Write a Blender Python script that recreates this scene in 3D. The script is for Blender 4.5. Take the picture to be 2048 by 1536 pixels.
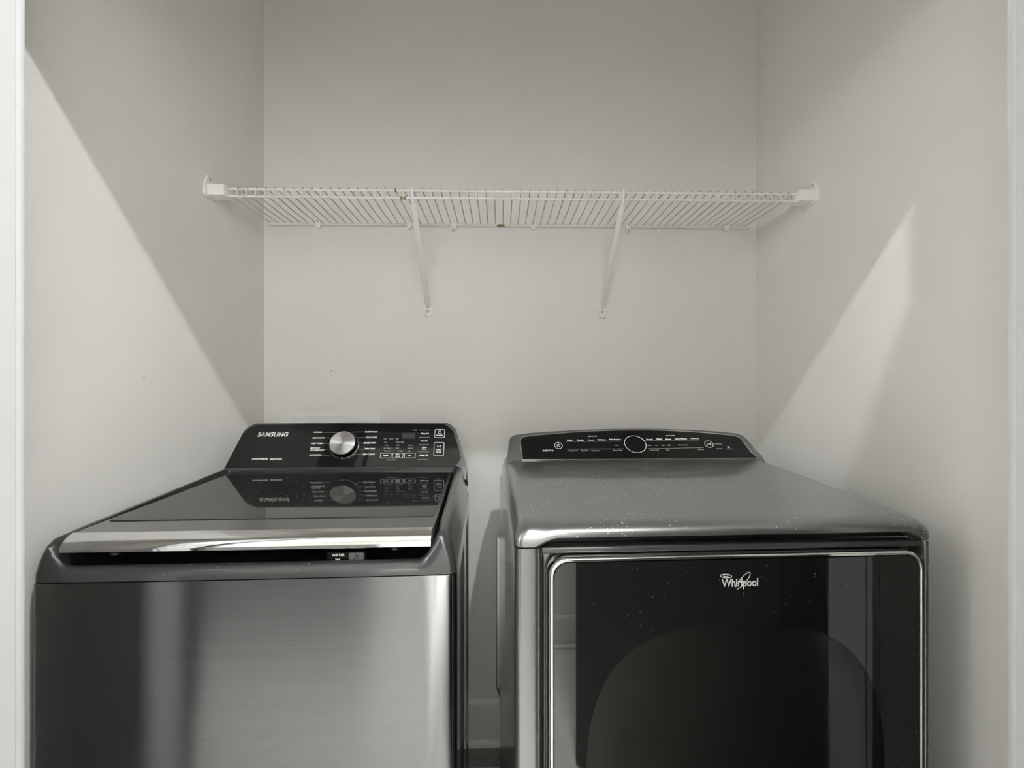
import bpy, bmesh, math, random
from math import sin, cos, pi, radians, hypot, sqrt
from mathutils import Vector, Matrix

random.seed(7)
for o in list(bpy.data.objects):
    bpy.data.objects.remove(o, do_unlink=True)
scene = bpy.context.scene
COL = scene.collection

# ------------------------------------------------------------------ camera
cam_d = bpy.data.cameras.new('camera')
cam = bpy.data.objects.new('camera', cam_d); COL.objects.link(cam)
cam.location = (0.0, -1.64, 1.2)
cam.rotation_euler = (pi / 2, 0, radians(-1.4))
cam_d.sensor_fit = 'HORIZONTAL'; cam_d.sensor_width = 36.0
cam_d.lens = 951.0 / 2048.0 * 36.0
cam_d.shift_y = 22.0 / 2048.0
cam_d.clip_start = 0.01
scene.camera = cam

# ------------------------------------------------------------------ world, light, exposure
world = bpy.data.worlds.new('world'); scene.world = world
world.use_nodes = True
world.node_tree.nodes['Background'].inputs[0].default_value = (0.8, 0.85, 0.9, 1)
world.node_tree.nodes['Background'].inputs[1].default_value = 0.05
CEILING_LIGHT = 7600.0    # emission of the recessed light beside the camera
PENDANT_LIGHT = 235.0
FILL_SPOTS = (760.0, 330.0)   # watts of the added fill spots bounced off the hall wall
vs = scene.view_settings
vs.view_transform = 'Standard'; vs.look = 'None'; vs.gamma = 1.0
vs.use_curve_mapping = False
vs.exposure = 0.0
scene.cycles.max_bounces = 24; scene.cycles.diffuse_bounces = 16; scene.cycles.glossy_bounces = 8

# ------------------------------------------------------------------ material helpers
def new_mat(name):
    m = bpy.data.materials.new(name); m.use_nodes = True
    nt = m.node_tree
    return m, nt, nt.nodes['Principled BSDF']

def setp(b, **kw):
    names = dict(color='Base Color', rough='Roughness', metal='Metallic', coat='Coat Weight', coat_rough='Coat Roughness',
                 ior='IOR', spec='Specular IOR Level', aniso='Anisotropic', trans='Transmission Weight', alpha='Alpha',
                 emis='Emission Color', emis_s='Emission Strength', coat_ior='Coat IOR')
    for k, v in kw.items():
        if k in ('color', 'emis') and len(v) == 3: v = (*v, 1)
        b.inputs[names[k]].default_value = v

def coord(nt, kind='Object'):
    t = nt.nodes.new('ShaderNodeTexCoord')
    return t.outputs[kind]

def noise(nt, vec, scale, detail=3, rough=0.5, stretch=None):
    if stretch:
        mp = nt.nodes.new('ShaderNodeMapping'); mp.inputs['Scale'].default_value = stretch
        nt.links.new(vec, mp.inputs[0]); vec = mp.outputs[0]
    n = nt.nodes.new('ShaderNodeTexNoise')
    n.inputs['Scale'].default_value = scale; n.inputs['Detail'].default_value = detail; n.inputs['Roughness'].default_value = rough
    nt.links.new(vec, n.inputs['Vector'])
    return n.outputs[0]

def ramp(nt, fac, stops):
    r = nt.nodes.new('ShaderNodeValToRGB')
    el = r.color_ramp.elements
    while len(el) < len(stops): el.new(0.5)
    for e, (p, c) in zip(el, stops):
        e.position = p; e.color = (*c, 1) if len(c) == 3 else c
    nt.links.new(fac, r.inputs[0])
    return r.outputs[0]

def bump(nt, b, height, strength, dist=0.001):
    n = nt.nodes.new('ShaderNodeBump'); n.inputs['Strength'].default_value = strength; n.inputs['Distance'].default_value = dist
    nt.links.new(height, n.inputs['Height']); nt.links.new(n.outputs[0], b.inputs['Normal'])

def specks(nt, vec, scale, size, keep):
    """0/1 mask of scattered dust specks"""
    v = nt.nodes.new('ShaderNodeTexVoronoi'); v.inputs['Scale'].default_value = scale
    nt.links.new(vec, v.inputs['Vector'])
    near = nt.nodes.new('ShaderNodeMath'); near.operation = 'LESS_THAN'; near.inputs[1].default_value = size
    nt.links.new(v.outputs['Distance'], near.inputs[0])
    sep = nt.nodes.new('ShaderNodeSeparateColor'); nt.links.new(v.outputs['Color'], sep.inputs[0])
    k = nt.nodes.new('ShaderNodeMath'); k.operation = 'GREATER_THAN'; k.inputs[1].default_value = keep
    nt.links.new(sep.outputs[0], k.inputs[0])
    m = nt.nodes.new('ShaderNodeMath'); m.operation = 'MULTIPLY'
    nt.links.new(near.outputs[0], m.inputs[0]); nt.links.new(k.outputs[0], m.inputs[1])
    # clustered
    n = noise(nt, vec, 6.0, 2)
    g = nt.nodes.new('ShaderNodeMath'); g.operation = 'GREATER_THAN'; g.inputs[1].default_value = 0.50
    nt.links.new(n, g.inputs[0])
    m2 = nt.nodes.new('ShaderNodeMath'); m2.operation = 'MULTIPLY'
    nt.links.new(m.outputs[0], m2.inputs[0]); nt.links.new(g.outputs[0], m2.inputs[1])
    return m2.outputs[0]

def mixc(nt, fac, a, b):
    x = nt.nodes.new('ShaderNodeMix'); x.data_type = 'RGBA'
    nt.links.new(fac, x.inputs[0])
    x.inputs[6].default_value = (*a, 1) if len(a) == 3 else a
    x.inputs[7].default_value = (*b, 1) if len(b) == 3 else b
    return x.outputs[2]

def plain(name, color, rough=0.5, metal=0.0, coat=0.0, coat_rough=0.05, **kw):
    m, nt, b = new_mat(name)
    setp(b, color=color, rough=rough, metal=metal, coat=coat, coat_rough=coat_rough, **kw)
    return m

def wall_mat(name, c, rough=0.6, bscale=220, bs=0.12):
    m, nt, b = new_mat(name)
    co = coord(nt, 'Object')
    n = noise(nt, co, 3.0, 3)
    d = 0.97
    nt.links.new(ramp(nt, n, [(0.3, tuple(x * d for x in c)), (0.7, c)]), b.inputs['Base Color'])
    setp(b, rough=rough)
    bump(nt, b, noise(nt, co, bscale, 2), bs, 0.0006)
    return m

M = {}
M['wall'] = wall_mat('wall_paint', (0.755, 0.748, 0.726))
M['hall_wall'] = wall_mat('hall_wall_paint', (0.80, 0.795, 0.765))
M['ceiling'] = wall_mat('ceiling_paint', (0.86, 0.86, 0.85), 0.8)
M['trim'] = plain('white_trim_paint', (0.65, 0.66, 0.675), 0.35)
M['trim2'] = plain('baseboard_paint', (0.72, 0.71, 0.68), 0.4)
M['white_vinyl'] = plain('white_vinyl_coating', (0.80, 0.80, 0.78), 0.35)
M['white_plastic'] = plain('white_plastic', (0.84, 0.84, 0.83), 0.4)
M['screw'] = plain('zinc_screw', (0.55, 0.55, 0.52), 0.3, 1.0)
M['dark_hole'] = plain('dark_hole', (0.03, 0.03, 0.03), 0.7)
M['rust'] = plain('rust', (0.20, 0.13, 0.05), 0.8)

# deck wires of the shelf: thinner vinyl, greyed with a few rusty lengths
def wire_mat():
    m, nt, b = new_mat('deck_wire_vinyl')
    n = noise(nt, coord(nt, 'Object'), 9.0, 2)
    nt.links.new(ramp(nt, n, [(0.0, (0.20, 0.16, 0.10)), (0.30, (0.42, 0.40, 0.36)), (0.42, (0.50, 0.49, 0.46)), (1.0, (0.56, 0.55, 0.53))]), b.inputs['Base Color'])
    setp(b, rough=0.4)
    return m
M['wire'] = wire_mat()

def brushed():
    m, nt, b = new_mat('brushed_steel')
    co = coord(nt, 'Object')
    n = noise(nt, co, 1.0, 3, 0.7, (1.5, 1.5, 1400))
    nt.links.new(ramp(nt, n, [(0.2, (0.155, 0.155, 0.158)), (0.8, (0.225, 0.225, 0.228))]), b.inputs['Base Color'])
    setp(b, metal=1.0, rough=0.24, aniso=0.9)
    tg = nt.nodes.new('ShaderNodeCombineXYZ'); tg.inputs[2].default_value = 1.0
    nt.links.new(tg.outputs[0], b.inputs['Tangent'])
    return m
M['steel'] = brushed()

def dusty(name, c, rough, metal, coat, coat_rough, scale, size, keep, speck=(0.75, 0.75, 0.72), **kw):
    m, nt, b = new_mat(name)
    setp(b, rough=rough, metal=metal, coat=coat, coat_rough=coat_rough, **kw)
    co = coord(nt, 'Object')
    s = specks(nt, co, scale, size, keep)
    nt.links.new(mixc(nt, s, c, speck), b.inputs['Base Color'])
    mm = nt.nodes.new('ShaderNodeMath'); mm.operation = 'MULTIPLY_ADD'; mm.inputs[1].default_value = -metal; mm.inputs[2].default_value = metal
    nt.links.new(s, mm.inputs[0]); nt.links.new(mm.outputs[0], b.inputs['Metallic'])
    return m
M['graphite'] = dusty('graphite_gloss_plastic', (0.045, 0.045, 0.046), 0.32, 0.35, 0.6, 0.06, 190, 0.16, 0.95)
M['graphite_dark'] = plain('dark_recess_plastic', (0.012, 0.012, 0.012), 0.4)
M['lid_glass'] = dusty('smoked_lid_glass', (0.020, 0.020, 0.020), 0.04, 0.0, 0.0, 0.03, 210, 0.16, 0.88, ior=1.36)
M['chrome'] = plain('chrome', (0.78, 0.78, 0.78), 0.06, 1.0)
M['black_gloss'] = plain('black_gloss_panel', (0.004, 0.004, 0.004), 0.04, 0.0, 0.0, ior=1.42)
M['black_plastic'] = plain('black_plastic', (0.015, 0.015, 0.015), 0.25)
M['print'] = plain('white_print', (0.85, 0.85, 0.83), 0.5)
M['print_dim'] = plain('grey_print', (0.38, 0.38, 0.37), 0.5)
M['icon_grey'] = plain('grey_icon_plate', (0.10, 0.10, 0.10), 0.5)
M['logo'] = plain('silver_logo', (0.72, 0.72, 0.70), 0.25, 0.4)
M['hinge'] = plain('hinge_cover_plastic', (0.010, 0.010, 0.010), 0.5)
M['display'] = plain('display_window', (0.035, 0.035, 0.035), 0.08)
M['side_black'] = plain('washer_side_enamel', (0.055, 0.055, 0.055), 0.12, 0.3, 0.6, 0.05)
M['silver'] = dusty('silver_metallic_enamel', (0.215, 0.215, 0.213), 0.30, 0.85, 0.7, 0.06, 210, 0.23, 0.76)
M['silver_clean'] = plain('silver_metallic_side', (0.185, 0.185, 0.183), 0.28, 0.85, 0.7, 0.06)
M['door_glass'] = dusty('black_door_glass', (0.006, 0.006, 0.006), 0.02, 0.0, 0.0, 0.02, 190, 0.14, 0.84, (0.16, 0.16, 0.155), ior=1.75)
M['duct'] = plain('galvanised_duct', (0.55, 0.55, 0.54), 0.35, 0.9)

def foil():
    m, nt, b = new_mat('crinkled_foil')
    setp(b, color=(0.5, 0.5, 0.48), rough=0.2, metal=1.0)
    bump(nt, b, noise(nt, coord(nt), 140, 4), 1.0, 0.01)
    return m
M['foil'] = foil()

def knob_mat():
    m, nt, b = new_mat('spun_aluminium')
    setp(b, color=(0.72, 0.72, 0.72), rough=0.22, metal=1.0, aniso=0.9)
    t = nt.nodes.new('ShaderNodeTangent'); t.direction_type = 'RADIAL'; t.axis = 'Z'
    nt.links.new(t.outputs[0], b.inputs['Tangent'])
    b.inputs['Anisotropic Rotation'].default_value = 0.25
    return m
M['knob'] = knob_mat()

def tinted_window():
    m = bpy.data.materials.new('tinted_window_glass'); m.use_nodes = True
    nt = m.node_tree; nt.nodes.clear()
    out = nt.nodes.new('ShaderNodeOutputMaterial')
    tr = nt.nodes.new('ShaderNodeBsdfTransparent'); tr.inputs[0].default_value = (0.82, 0.82, 0.80, 1)
    gl = nt.nodes.new('ShaderNodeBsdfGlossy'); gl.inputs['Roughness'].default_value = 0.02
    fr = nt.nodes.new('ShaderNodeFresnel'); fr.inputs[0].default_value = 1.55
    mx = nt.nodes.new('ShaderNodeMixShader')
    nt.links.new(fr.outputs[0], mx.inputs[0]); nt.links.new(tr.outputs[0], mx.inputs[1]); nt.links.new(gl.outputs[0], mx.inputs[2])
    nt.links.new(mx.outputs[0], out.inputs[0])
    return m
M['window'] = tinted_window()
M['drum'] = plain('drum_enamel', (0.72, 0.72, 0.70), 0.4)
M['drum_rubber'] = plain('door_gasket', (0.10, 0.10, 0.10), 0.5)

def plank_mat(name, a, b_):
    m, nt, b = new_mat(name)
    co = coord(nt, 'Object')
    n = noise(nt, co, 1.0, 5, 0.6, (3, 40, 3))
    nt.links.new(ramp(nt, n, [(0.3, a), (0.7, b_)]), b.inputs['Base Color'])
    setp(b, rough=0.38)
    bump(nt, b, n, 0.1, 0.0004)
    return m
M['plank'] = [plank_mat('grey_vinyl_plank_a', (0.16, 0.157, 0.15), (0.28, 0.272, 0.26)),
              plank_mat('grey_vinyl_plank_b', (0.19, 0.185, 0.177), (0.33, 0.32, 0.305)),
              plank_mat('grey_vinyl_plank_c', (0.15, 0.145, 0.14), (0.26, 0.25, 0.24))]
def carpet():
    m, nt, b = new_mat('pale_carpet')
    co = coord(nt)
    n = noise(nt, co, 260, 3, 0.7); n2 = noise(nt, co, 5, 3)
    nt.links.new(ramp(nt, n2, [(0.3, (0.56, 0.55, 0.525)), (0.7, (0.66, 0.645, 0.62))]), b.inputs['Base Color'])
    setp(b, rough=0.95); bump(nt, b, n, 0.8, 0.004)
    return m
M['carpet'] = carpet()
M['door_grey'] = plain('added_door_grey', (0.13, 0.13, 0.13), 0.45)
M['espresso'] = plain('espresso_stained_wood', (0.022, 0.017, 0.014), 0.45)
M['subfloor'] = plain('subfloor', (0.03, 0.03, 0.03), 0.8)

def emit(name, c, s):
    m, nt, b = new_mat(name)
    setp(b, color=(0.8, 0.8, 0.8), emis=c, emis_s=s)
    return m
M['lamp_main'] = emit('ceiling_lens_lit', (1.0, 1.0, 1.0), CEILING_LIGHT)
M['fill_lens'] = emit('fill_lens_lit', (1.0, 1.0, 1.0), 3.0)
M['lamp_pendant'] = emit('pendant_globe_lit', (1.0, 1.0, 1.0), PENDANT_LIGHT)

# ------------------------------------------------------------------ object helpers
def link(name, me, mat, parent=None):
    o = bpy.data.objects.new(name, me); COL.objects.link(o)
    if mat is not None and not me.materials: me.materials.append(mat)
    if parent is not None: o.parent = parent
    return o

def mesh(name, verts, faces, mat, parent=None, smooth=True, angle=35):
    me = bpy.data.meshes.new(name); me.from_pydata([tuple(v) for v in verts], [], faces); me.validate(); me.update()
    bm = bmesh.new(); bm.from_mesh(me); bmesh.ops.recalc_face_normals(bm, faces=bm.faces); bm.to_mesh(me); bm.free()
    if smooth:
        me.polygons.foreach_set('use_smooth', [True] * len(me.polygons)); me.set_sharp_from_angle(angle=radians(angle))
    return link(name, me, mat, parent)

def bm_obj(name, bm, mat, parent=None, angle=35):
    me = bpy.data.meshes.new(name); bmesh.ops.recalc_face_normals(bm, faces=bm.faces); bm.to_mesh(me); bm.free()
    me.polygons.foreach_set('use_smooth', [True] * len(me.polygons)); me.set_sharp_from_angle(angle=radians(angle))
    return link(name, me, mat, parent)

def bm_box(bm, x0, x1, y0, y1, z0, z1, bev=0.0, seg=2):
    r = bmesh.ops.create_cube(bm, size=1.0)
    vs_ = r['verts']
    for v in vs_:
        v.co = Vector(((x0 + x1) / 2 + v.co.x * (x1 - x0), (y0 + y1) / 2 + v.co.y * (y1 - y0), (z0 + z1) / 2 + v.co.z * (z1 - z0)))
    if bev > 0:
        es = list({e for v in vs_ for e in v.link_edges})
        bmesh.ops.bevel(bm, geom=es, offset=bev, segments=seg, profile=0.5, affect='EDGES')

def box(name, x0, x1, y0, y1, z0, z1, mat, parent=None, bev=0.0, seg=2):
    bm = bmesh.new(); bm_box(bm, x0, x1, y0, y1, z0, z1, bev, seg)
    return bm_obj(name, bm, mat, parent)

def tube_data(pts, r, n=8, closed=False):
    pts = [Vector(p) for p in pts]; V = []; F = []
    N = len(pts); prev = None
    for i, p in enumerate(pts):
        a = pts[(i - 1) % N] if (closed or i > 0) else p
        b = pts[(i + 1) % N] if (closed or i < N - 1) else p
        t = (b - a).normalized()
        if prev is None:
            ref = Vector((0, 0, 1)) if abs(t.z) < 0.9 else Vector((1, 0, 0))
            u = t.cross(ref).normalized()
        else:
            u = (prev - t * prev.dot(t)).normalized()
        prev = u; w = t.cross(u)
        rr = r[i] if isinstance(r, (list, tuple)) else r
        for k in range(n):
            an = 2 * pi * k / n; V.append(p + (u * cos(an) + w * sin(an)) * rr)
    segs = N if closed else N - 1
    for i in range(segs):
        j = (i + 1) % N
        for k in range(n):
            l = (k + 1) % n
            F.append((i * n + k, i * n + l, j * n + l, j * n + k))
    if not closed:
        F.append(tuple(range(n))); F.append(tuple((N - 1) * n + k for k in range(n)))
    return V, F

def tube(name, pts, r, mat, parent=None, n=8, closed=False):
    V, F = tube_data(pts, r, n, closed)
    return mesh(name, V, F, mat, parent, angle=50)

def loft(name, rings, mat, parent=None, cap0=False, cap1=False, angle=35, closed=True):
    n = len(rings[0]); V = [p for r in rings for p in r]; F = []
    for i in range(len(rings) - 1):
        for k in range(n if closed else n - 1):
            l = (k + 1) % n
            F.append((i * n + k, i * n + l, (i + 1) * n + l, (i + 1) * n + k))
    if cap0: F.append(tuple(range(n)))
    if cap1: F.append(tuple((len(rings) - 1) * n + k for k in range(n)))
    return mesh(name, V, F, mat, parent, angle=angle)

def round_poly(pts, radii, seg=6):
    """2-D polygon with rounded corners"""
    out = []; n = len(pts)
    for i in range(n):
        p = Vector(pts[i]); a = Vector(pts[i - 1]); b = Vector(pts[(i + 1) % n])
        r = radii[i] if isinstance(radii, (list, tuple)) else radii
        if r <= 1e-6: out.append((p.x, p.y)); continue
        da = (a - p); db = (b - p); la, lb = da.length, db.length
        da.normalize(); db.normalize()
        ang = da.angle(db); d = min(r / math.tan(ang / 2), la * 0.49, lb * 0.49)
        p0 = p + da * d; p1 = p + db * d
        for k in range(seg + 1):
            t = k / seg
            q = p0 * (1 - t) ** 2 + p * 2 * t * (1 - t) + p1 * t * t
            out.append((q.x, q.y))
    return out

def prism(name, poly, mapf, d0, d1, mat, parent=None, bev=0.0, seg=2, angle=35, bev_front_only=False):
    """polygon in a plane, extruded between depths d0 and d1; mapf(a,b,d) -> xyz"""
    bm = bmesh.new()
    v0 = [bm.verts.new(mapf(a, b, d0)) for a, b in poly]
    v1 = [bm.verts.new(mapf(a, b, d1)) for a, b in poly]
    f0 = bm.faces.new(v0); f1 = bm.faces.new(list(reversed(v1)))
    n = len(poly)
    for i in range(n):
        bm.faces.new((v0[i], v1[i], v1[(i + 1) % n], v0[(i + 1) % n]))
    if bev > 0:
        es = list(f0.edges) + ([] if bev_front_only else list(f1.edges))
        bmesh.ops.bevel(bm, geom=es, offset=bev, segments=seg, profile=0.5, affect='EDGES')
    return bm_obj(name, bm, mat, parent, angle)

PLAN = lambda a, b, d: (a, b, d)             # plan outline, extruded in z
SIDE = lambda a, b, d: (d, a, b)             # side profile (y, z), extruded in x
FRONT = lambda a, b, d: (a, d, b)            # front outline (x, z), extruded in y

def rrect(u0, u1, v0, v1, rf, rb, ns=20, nc=8):
    """plan outline sampled evenly; front (v0) corners rf, back corners rb; starts front-left going right"""
    P = []
    def line(a, b):
        for i in range(ns): t = i / ns; P.append((a[0] + (b[0] - a[0]) * t, a[1] + (b[1] - a[1]) * t))
    def arc(cx, cy, r, a0, a1):
        for i in range(nc): t = a0 + (a1 - a0) * i / nc; P.append((cx + r * cos(t), cy + r * sin(t)))
    line((u0 + rf, v0), (u1 - rf, v0)); arc(u1 - rf, v0 + rf, rf, -pi / 2, 0)
    line((u1, v0 + rf), (u1, v1 - rb)); arc(u1 - rb, v1 - rb, rb, 0, pi / 2)
    line((u1 - rb, v1), (u0 + rb, v1)); arc(u0 + rb, v1 - rb, rb, pi / 2, pi)
    line((u0, v1 - rb), (u0, v0 + rf)); arc(u0 + rf, v0 + rf, rf, pi, 1.5 * pi)
    return P

def sstep(a, b, x):
    t = max(0.0, min(1.0, (x - a) / (b - a))); return t * t * (3 - 2 * t)

def tag(o, label, cat, group=None):
    o['label'] = label; o['category'] = cat
    if group: o['group'] = group
    return o

def struct(o):
    o['kind'] = 'structure'; return o

def thing(name, loc, rz, label, cat, group=None):
    o = bpy.data.objects.new(name, None); COL.objects.link(o)
    o.empty_display_size = 0.1
    o.location = loc; o.rotation_euler = (0, 0, rz)
    return tag(o, label, cat, group)

# flat lettering / line art gathered into one mesh
class Print:
    def __init__(s): s.V = []; s.F = []
    def add(s, V, F):
        k = len(s.V); s.V += V; s.F += [tuple(i + k for i in f) for f in F]
    def text(s, body, u, w, width, mapf, bold=0.0, shear=0.0, spacing=1.0, height=None, angle=0.0):
        c = bpy.data.curves.new('t', 'FONT'); c.body = body; c.offset = bold; c.shear = shear
        c.space_character = spacing; c.resolution_u = 3; c.fill_mode = 'FRONT'
        o = bpy.data.objects.new('t', c)
        me = bpy.data.meshes.new_from_object(o)
        if len(me.vertices):
            xs = [v.co.x for v in me.vertices]; ys = [v.co.y for v in me.vertices]
            k = width / (max(xs) - min(xs)); ky = k if height is None else height / (max(ys) - min(ys))
            cx = (max(xs) + min(xs)) / 2; cy = (max(ys) + min(ys)) / 2
            ca, sa = cos(angle), sin(angle)
            V = []
            for v in me.vertices:
                a = (v.co.x - cx) * k; b = (v.co.y - cy) * ky
                V.append(mapf(u + a * ca - b * sa, w + a * sa + b * ca))
            s.add(V, [tuple(p.vertices) for p in me.polygons])
        bpy.data.objects.remove(o); bpy.data.meshes.remove(me); bpy.data.curves.remove(c)
    def stroke(s, pts, wd, mapf, closed=False):
        n = len(pts); P = [Vector(p) for p in pts]; V = []; F = []
        for i, p in enumerate(P):
            a = P[(i - 1) % n] if (closed or i) else p
            b = P[(i + 1) % n] if (closed or i < n - 1) else p
            t = (b - a).normalized(); q = Vector((-t.y, t.x))
            V += [mapf(*(p + q * wd / 2)), mapf(*(p - q * wd / 2))]
        for i in range(n if closed else n - 1):
            j = (i + 1) % n; F.append((2 * i, 2 * i + 1, 2 * j + 1, 2 * j))
        s.add(V, F)
    def ellipse(s, cx, cy, rx, ry, wd, mapf, rot=0.0, n=48):
        pts = []
        for i in range(n):
            a = 2 * pi * i / n; x = rx * cos(a); y = ry * sin(a)
            pts.append((cx + x * cos(rot) - y * sin(rot), cy + x * sin(rot) + y * cos(rot)))
        s.stroke(pts, wd, mapf, True)
    def rrect(s, x0, x1, y0, y1, r, wd, mapf):
        s.stroke(round_poly([(x0, y0), (x1, y0), (x1, y1), (x0, y1)], r, 4), wd, mapf, True)
    def fill(s, pts, mapf):
        s.add([mapf(*p) for p in pts], [tuple(range(len(pts)))])
    def build(s, name, mat, parent): return mesh(name, s.V, s.F, mat, parent, smooth=False)

# ================================================================== THE CLOSET AND HALL
XL, XR = -0.805, 0.8928          # closet side walls
JL, JR = -0.671, 0.7528          # faces of the door jambs
FW0, FW1 = -0.95, -1.06          # closet front wall, inner and outer face
HY = -2.30                       # opposite wall of the hall
HX0, HX1 = -3.1, 2.3
CZ = 2.74; DH = 2.03

# floor: vinyl planks laid on a dark underlay
fl = struct(box('floor', XL - 0.1, XR + 0.1, -1.005, 0.1, -0.08, -0.005, M['subfloor']))
struct(box('floor_hall', HX0 - 0.1, HX1 + 0.1, HY - 0.11, -1.008, -0.08, 0.004, M['carpet']))
plank_me = []
for k in range(3):
    bm = bmesh.new(); bm_box(bm, 0.0, 1.216, 0.0, 0.178, -0.005, 0.0, 0.0012, 1)
    me = bpy.data.meshes.new('plank'); bm.to_mesh(me); bm.free(); me.materials.append(M['plank'][k]); plank_me.append(me)
row = 0; y = -1.002
while y < 0.0:
    x = XL - random.random() * 0.8
    while x < XR:
        p = bpy.data.objects.new('plank', random.choice(plank_me)); COL.objects.link(p)
        p.location = (x, y, 0.0); p.parent = fl
        x += 1.2175
    y += 0.1795

struct(box('ceiling', HX0 - 0.1, HX1 + 0.1, HY - 0.11, 0.1, CZ, CZ + 0.1, M['ceiling']))
wb = struct(box('wall_back', XL - 0.1, XR + 0.1, 0.0, 0.1, -0.01, CZ, M['wall']))
wl = struct(box('wall_left', XL - 0.1, XL, FW0, 0.0, -0.01, CZ, M['wall']))
wr = struct(box('wall_right', XR, XR + 0.1, FW0, 0.0, -0.01, CZ, M['wall']))
# closet front wall: two piers and the header over the opening
bm = bmesh.new()
bm_box(bm, HX0, JL - 0.019, FW1, FW0, -0.01, CZ); bm_box(bm, JR + 0.019, HX1, FW1, FW0, -0.01, CZ)
bm_box(bm, JL - 0.019, JR + 0.019, FW1, FW0, DH + 0.019, CZ)
struct(bm_obj('wall_closet_front', bm, M['hall_wall']))
# hall
struct(box('wall_hall_opposite', HX0, HX1, HY - 0.11, HY, -0.01, CZ, M['hall_wall']))
struct(box('wall_hall_end_left', HX0 - 0.1, HX0, HY - 0.11, FW1, -0.01, CZ, M['hall_wall']))
struct(box('wall_hall_end_right', HX1, HX1 + 0.1, HY - 0.11, FW1, -0.01, CZ, M['hall_wall']))
# baseboards with a moulded cap and a shoe strip
def baseboard(name, a, b, nrm):
    a = Vector((*a, 0)); b = Vector((*b, 0)); n = Vector((*nrm, 0))
    prof = [(0, 0), (0.024, 0), (0.024, 0.012), (0.020, 0.020), (0.0145, 0.024), (0.0145, 0.128), (0.0125, 0.134), (0.0125, 0.138), (0.009, 0.147), (0.004, 0.1555), (0, 0.1565)]
    rings = [[a + n * d + Vector((0, 0, z)) for d, z in prof], [b + n * d + Vector((0, 0, z)) for d, z in prof]]
    return struct(loft(name, rings, M['trim2'], cap0=True, cap1=True, angle=25))
baseboard('baseboard_back', (XL, 0), (XR, 0), (0, -1))
baseboard('baseboard_left', (XL, FW0), (XL, -0.025), (1, 0))
baseboard('baseboard_right', (XR, FW0), (XR, -0.025), (-1, 0))
baseboard('baseboard_hall', (-0.43, HY), (HX1, HY), (0, 1))

# door jambs, head and casings of the closet opening
def jamb(name, x, sgn):
    bm = bmesh.new()
    bm_box(bm, min(x, x - sgn * 0.019), max(x, x - sgn * 0.019), FW1 - 0.002, FW0 - 0.014, 0.0, DH + 0.019, 0.0015, 1)
    x2 = x - sgn * 0.0015
    bm_box(bm, min(x2, x2 - sgn * 0.017), max(x2, x2 - sgn * 0.017), FW0 - 0.0135, FW0 + 0.001, 0.0, DH + 0.019, 0.003, 2)
    return struct(bm_obj(name, bm, M['trim']))
jamb('trim_1', JL, 1); jamb('trim_2', JR, -1)
struct(box('trim_3', JL, JR, FW1 - 0.002, FW0, DH, DH + 0.019, M['trim'], None, 0.0015, 1))
def casing(name, x0, x1, y, sy, z1, wd=0.058):
    bm = bmesh.new(); ya, yb = sorted((y, y + sy * 0.016))
    bm_box(bm, x0 - wd, x0, ya, yb, 0.0, z1 + wd, 0.004, 2); bm_box(bm, x1, x1 + wd, ya, yb, 0.0, z1 + wd, 0.004, 2)
    bm_box(bm, x0, x1, ya, yb, z1, z1 + wd, 0.004, 2)
    return struct(bm_obj(name, bm, M['trim']))
casing('trim_4', JL - 0.016, JR + 0.016, FW1, -1, DH + 0.018)
casing('trim_5', -1.40, -0.49, HY, 1, DH)  # casing around the added hall door

# panel doors
def door_leaf(name, loc, rz, w, h, t=0.034, dm='trim'):
    e = bpy.data.objects.new(name, None); COL.objects.link(e); e.location = loc; e.rotation_euler = (0, 0, rz); struct(e)
    box('door_slab', 0, w, 0, t, 0.012, h, M[dm], e, 0.002, 1)
    st = 0.09 if w > 0.5 else 0.06
    for (z0, z1) in ((0.22, 0.86), (0.98, h - 0.11)):
        for yy, d in ((-0.004, 0.0), (t, t + 0.004)):
            bm = bmesh.new(); bm_box(bm, st, w - st, yy, d, z0, z1, 0.0035, 1); bm_obj('door_panel', bm, M[dm], e)
    return e
ang = math.atan2(-0.142, -0.1270)
door_leaf('door_1', (0.749, -1.064, 0), ang, 0.70, 2.015, 0.034, 'espresso')
d2 = door_leaf('door_2', (JL + 0.002, -1.082, 0), radians(180 + 3), 0.70, 2.015, 0.034, 'espresso')
d3 = door_leaf('door_added', (-1.397, HY + 0.012, 0), 0, 0.904, DH - 0.004, 0.02, 'door_grey')  # unseen door, added to darken what the washer's steel front reflects
kn = tube('door_handle', [(0.06, 0.02, 0.95), (0.06, 0.05, 0.95), (0.06, 0.056, 0.95), (0.06, 0.075, 0.95), (0.06, 0.08, 0.95)], [0.012, 0.012, 0.026, 0.026, 0.012], M['screw'], d3, 16)

# nail holes and specks left in the paint
for (x, z, r) in ((0.262, 2.218, 0.0016), (0.369, 2.437, 0.0013), (-0.578, 1.283, 0.0016), (0.812, 1.389, 0.0013)):
    tube('nail_hole', [(x, -0.0006, z), (x, 0.001, z)], r, M['dark_hole'], wb, 6)
for (wo, x, y, z, r) in ((wl, XL, -0.546, 1.238, 0.0014), (wr, XR, -0.03, 2.33, 0.0016), (wr, XR, -0.55, 1.14, 0.0012)):
    tube('nail_hole', [(x - 0.0006, y, z), (x + 0.0006, y, z)], r, M['dark_hole'], wo, 6)

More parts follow.
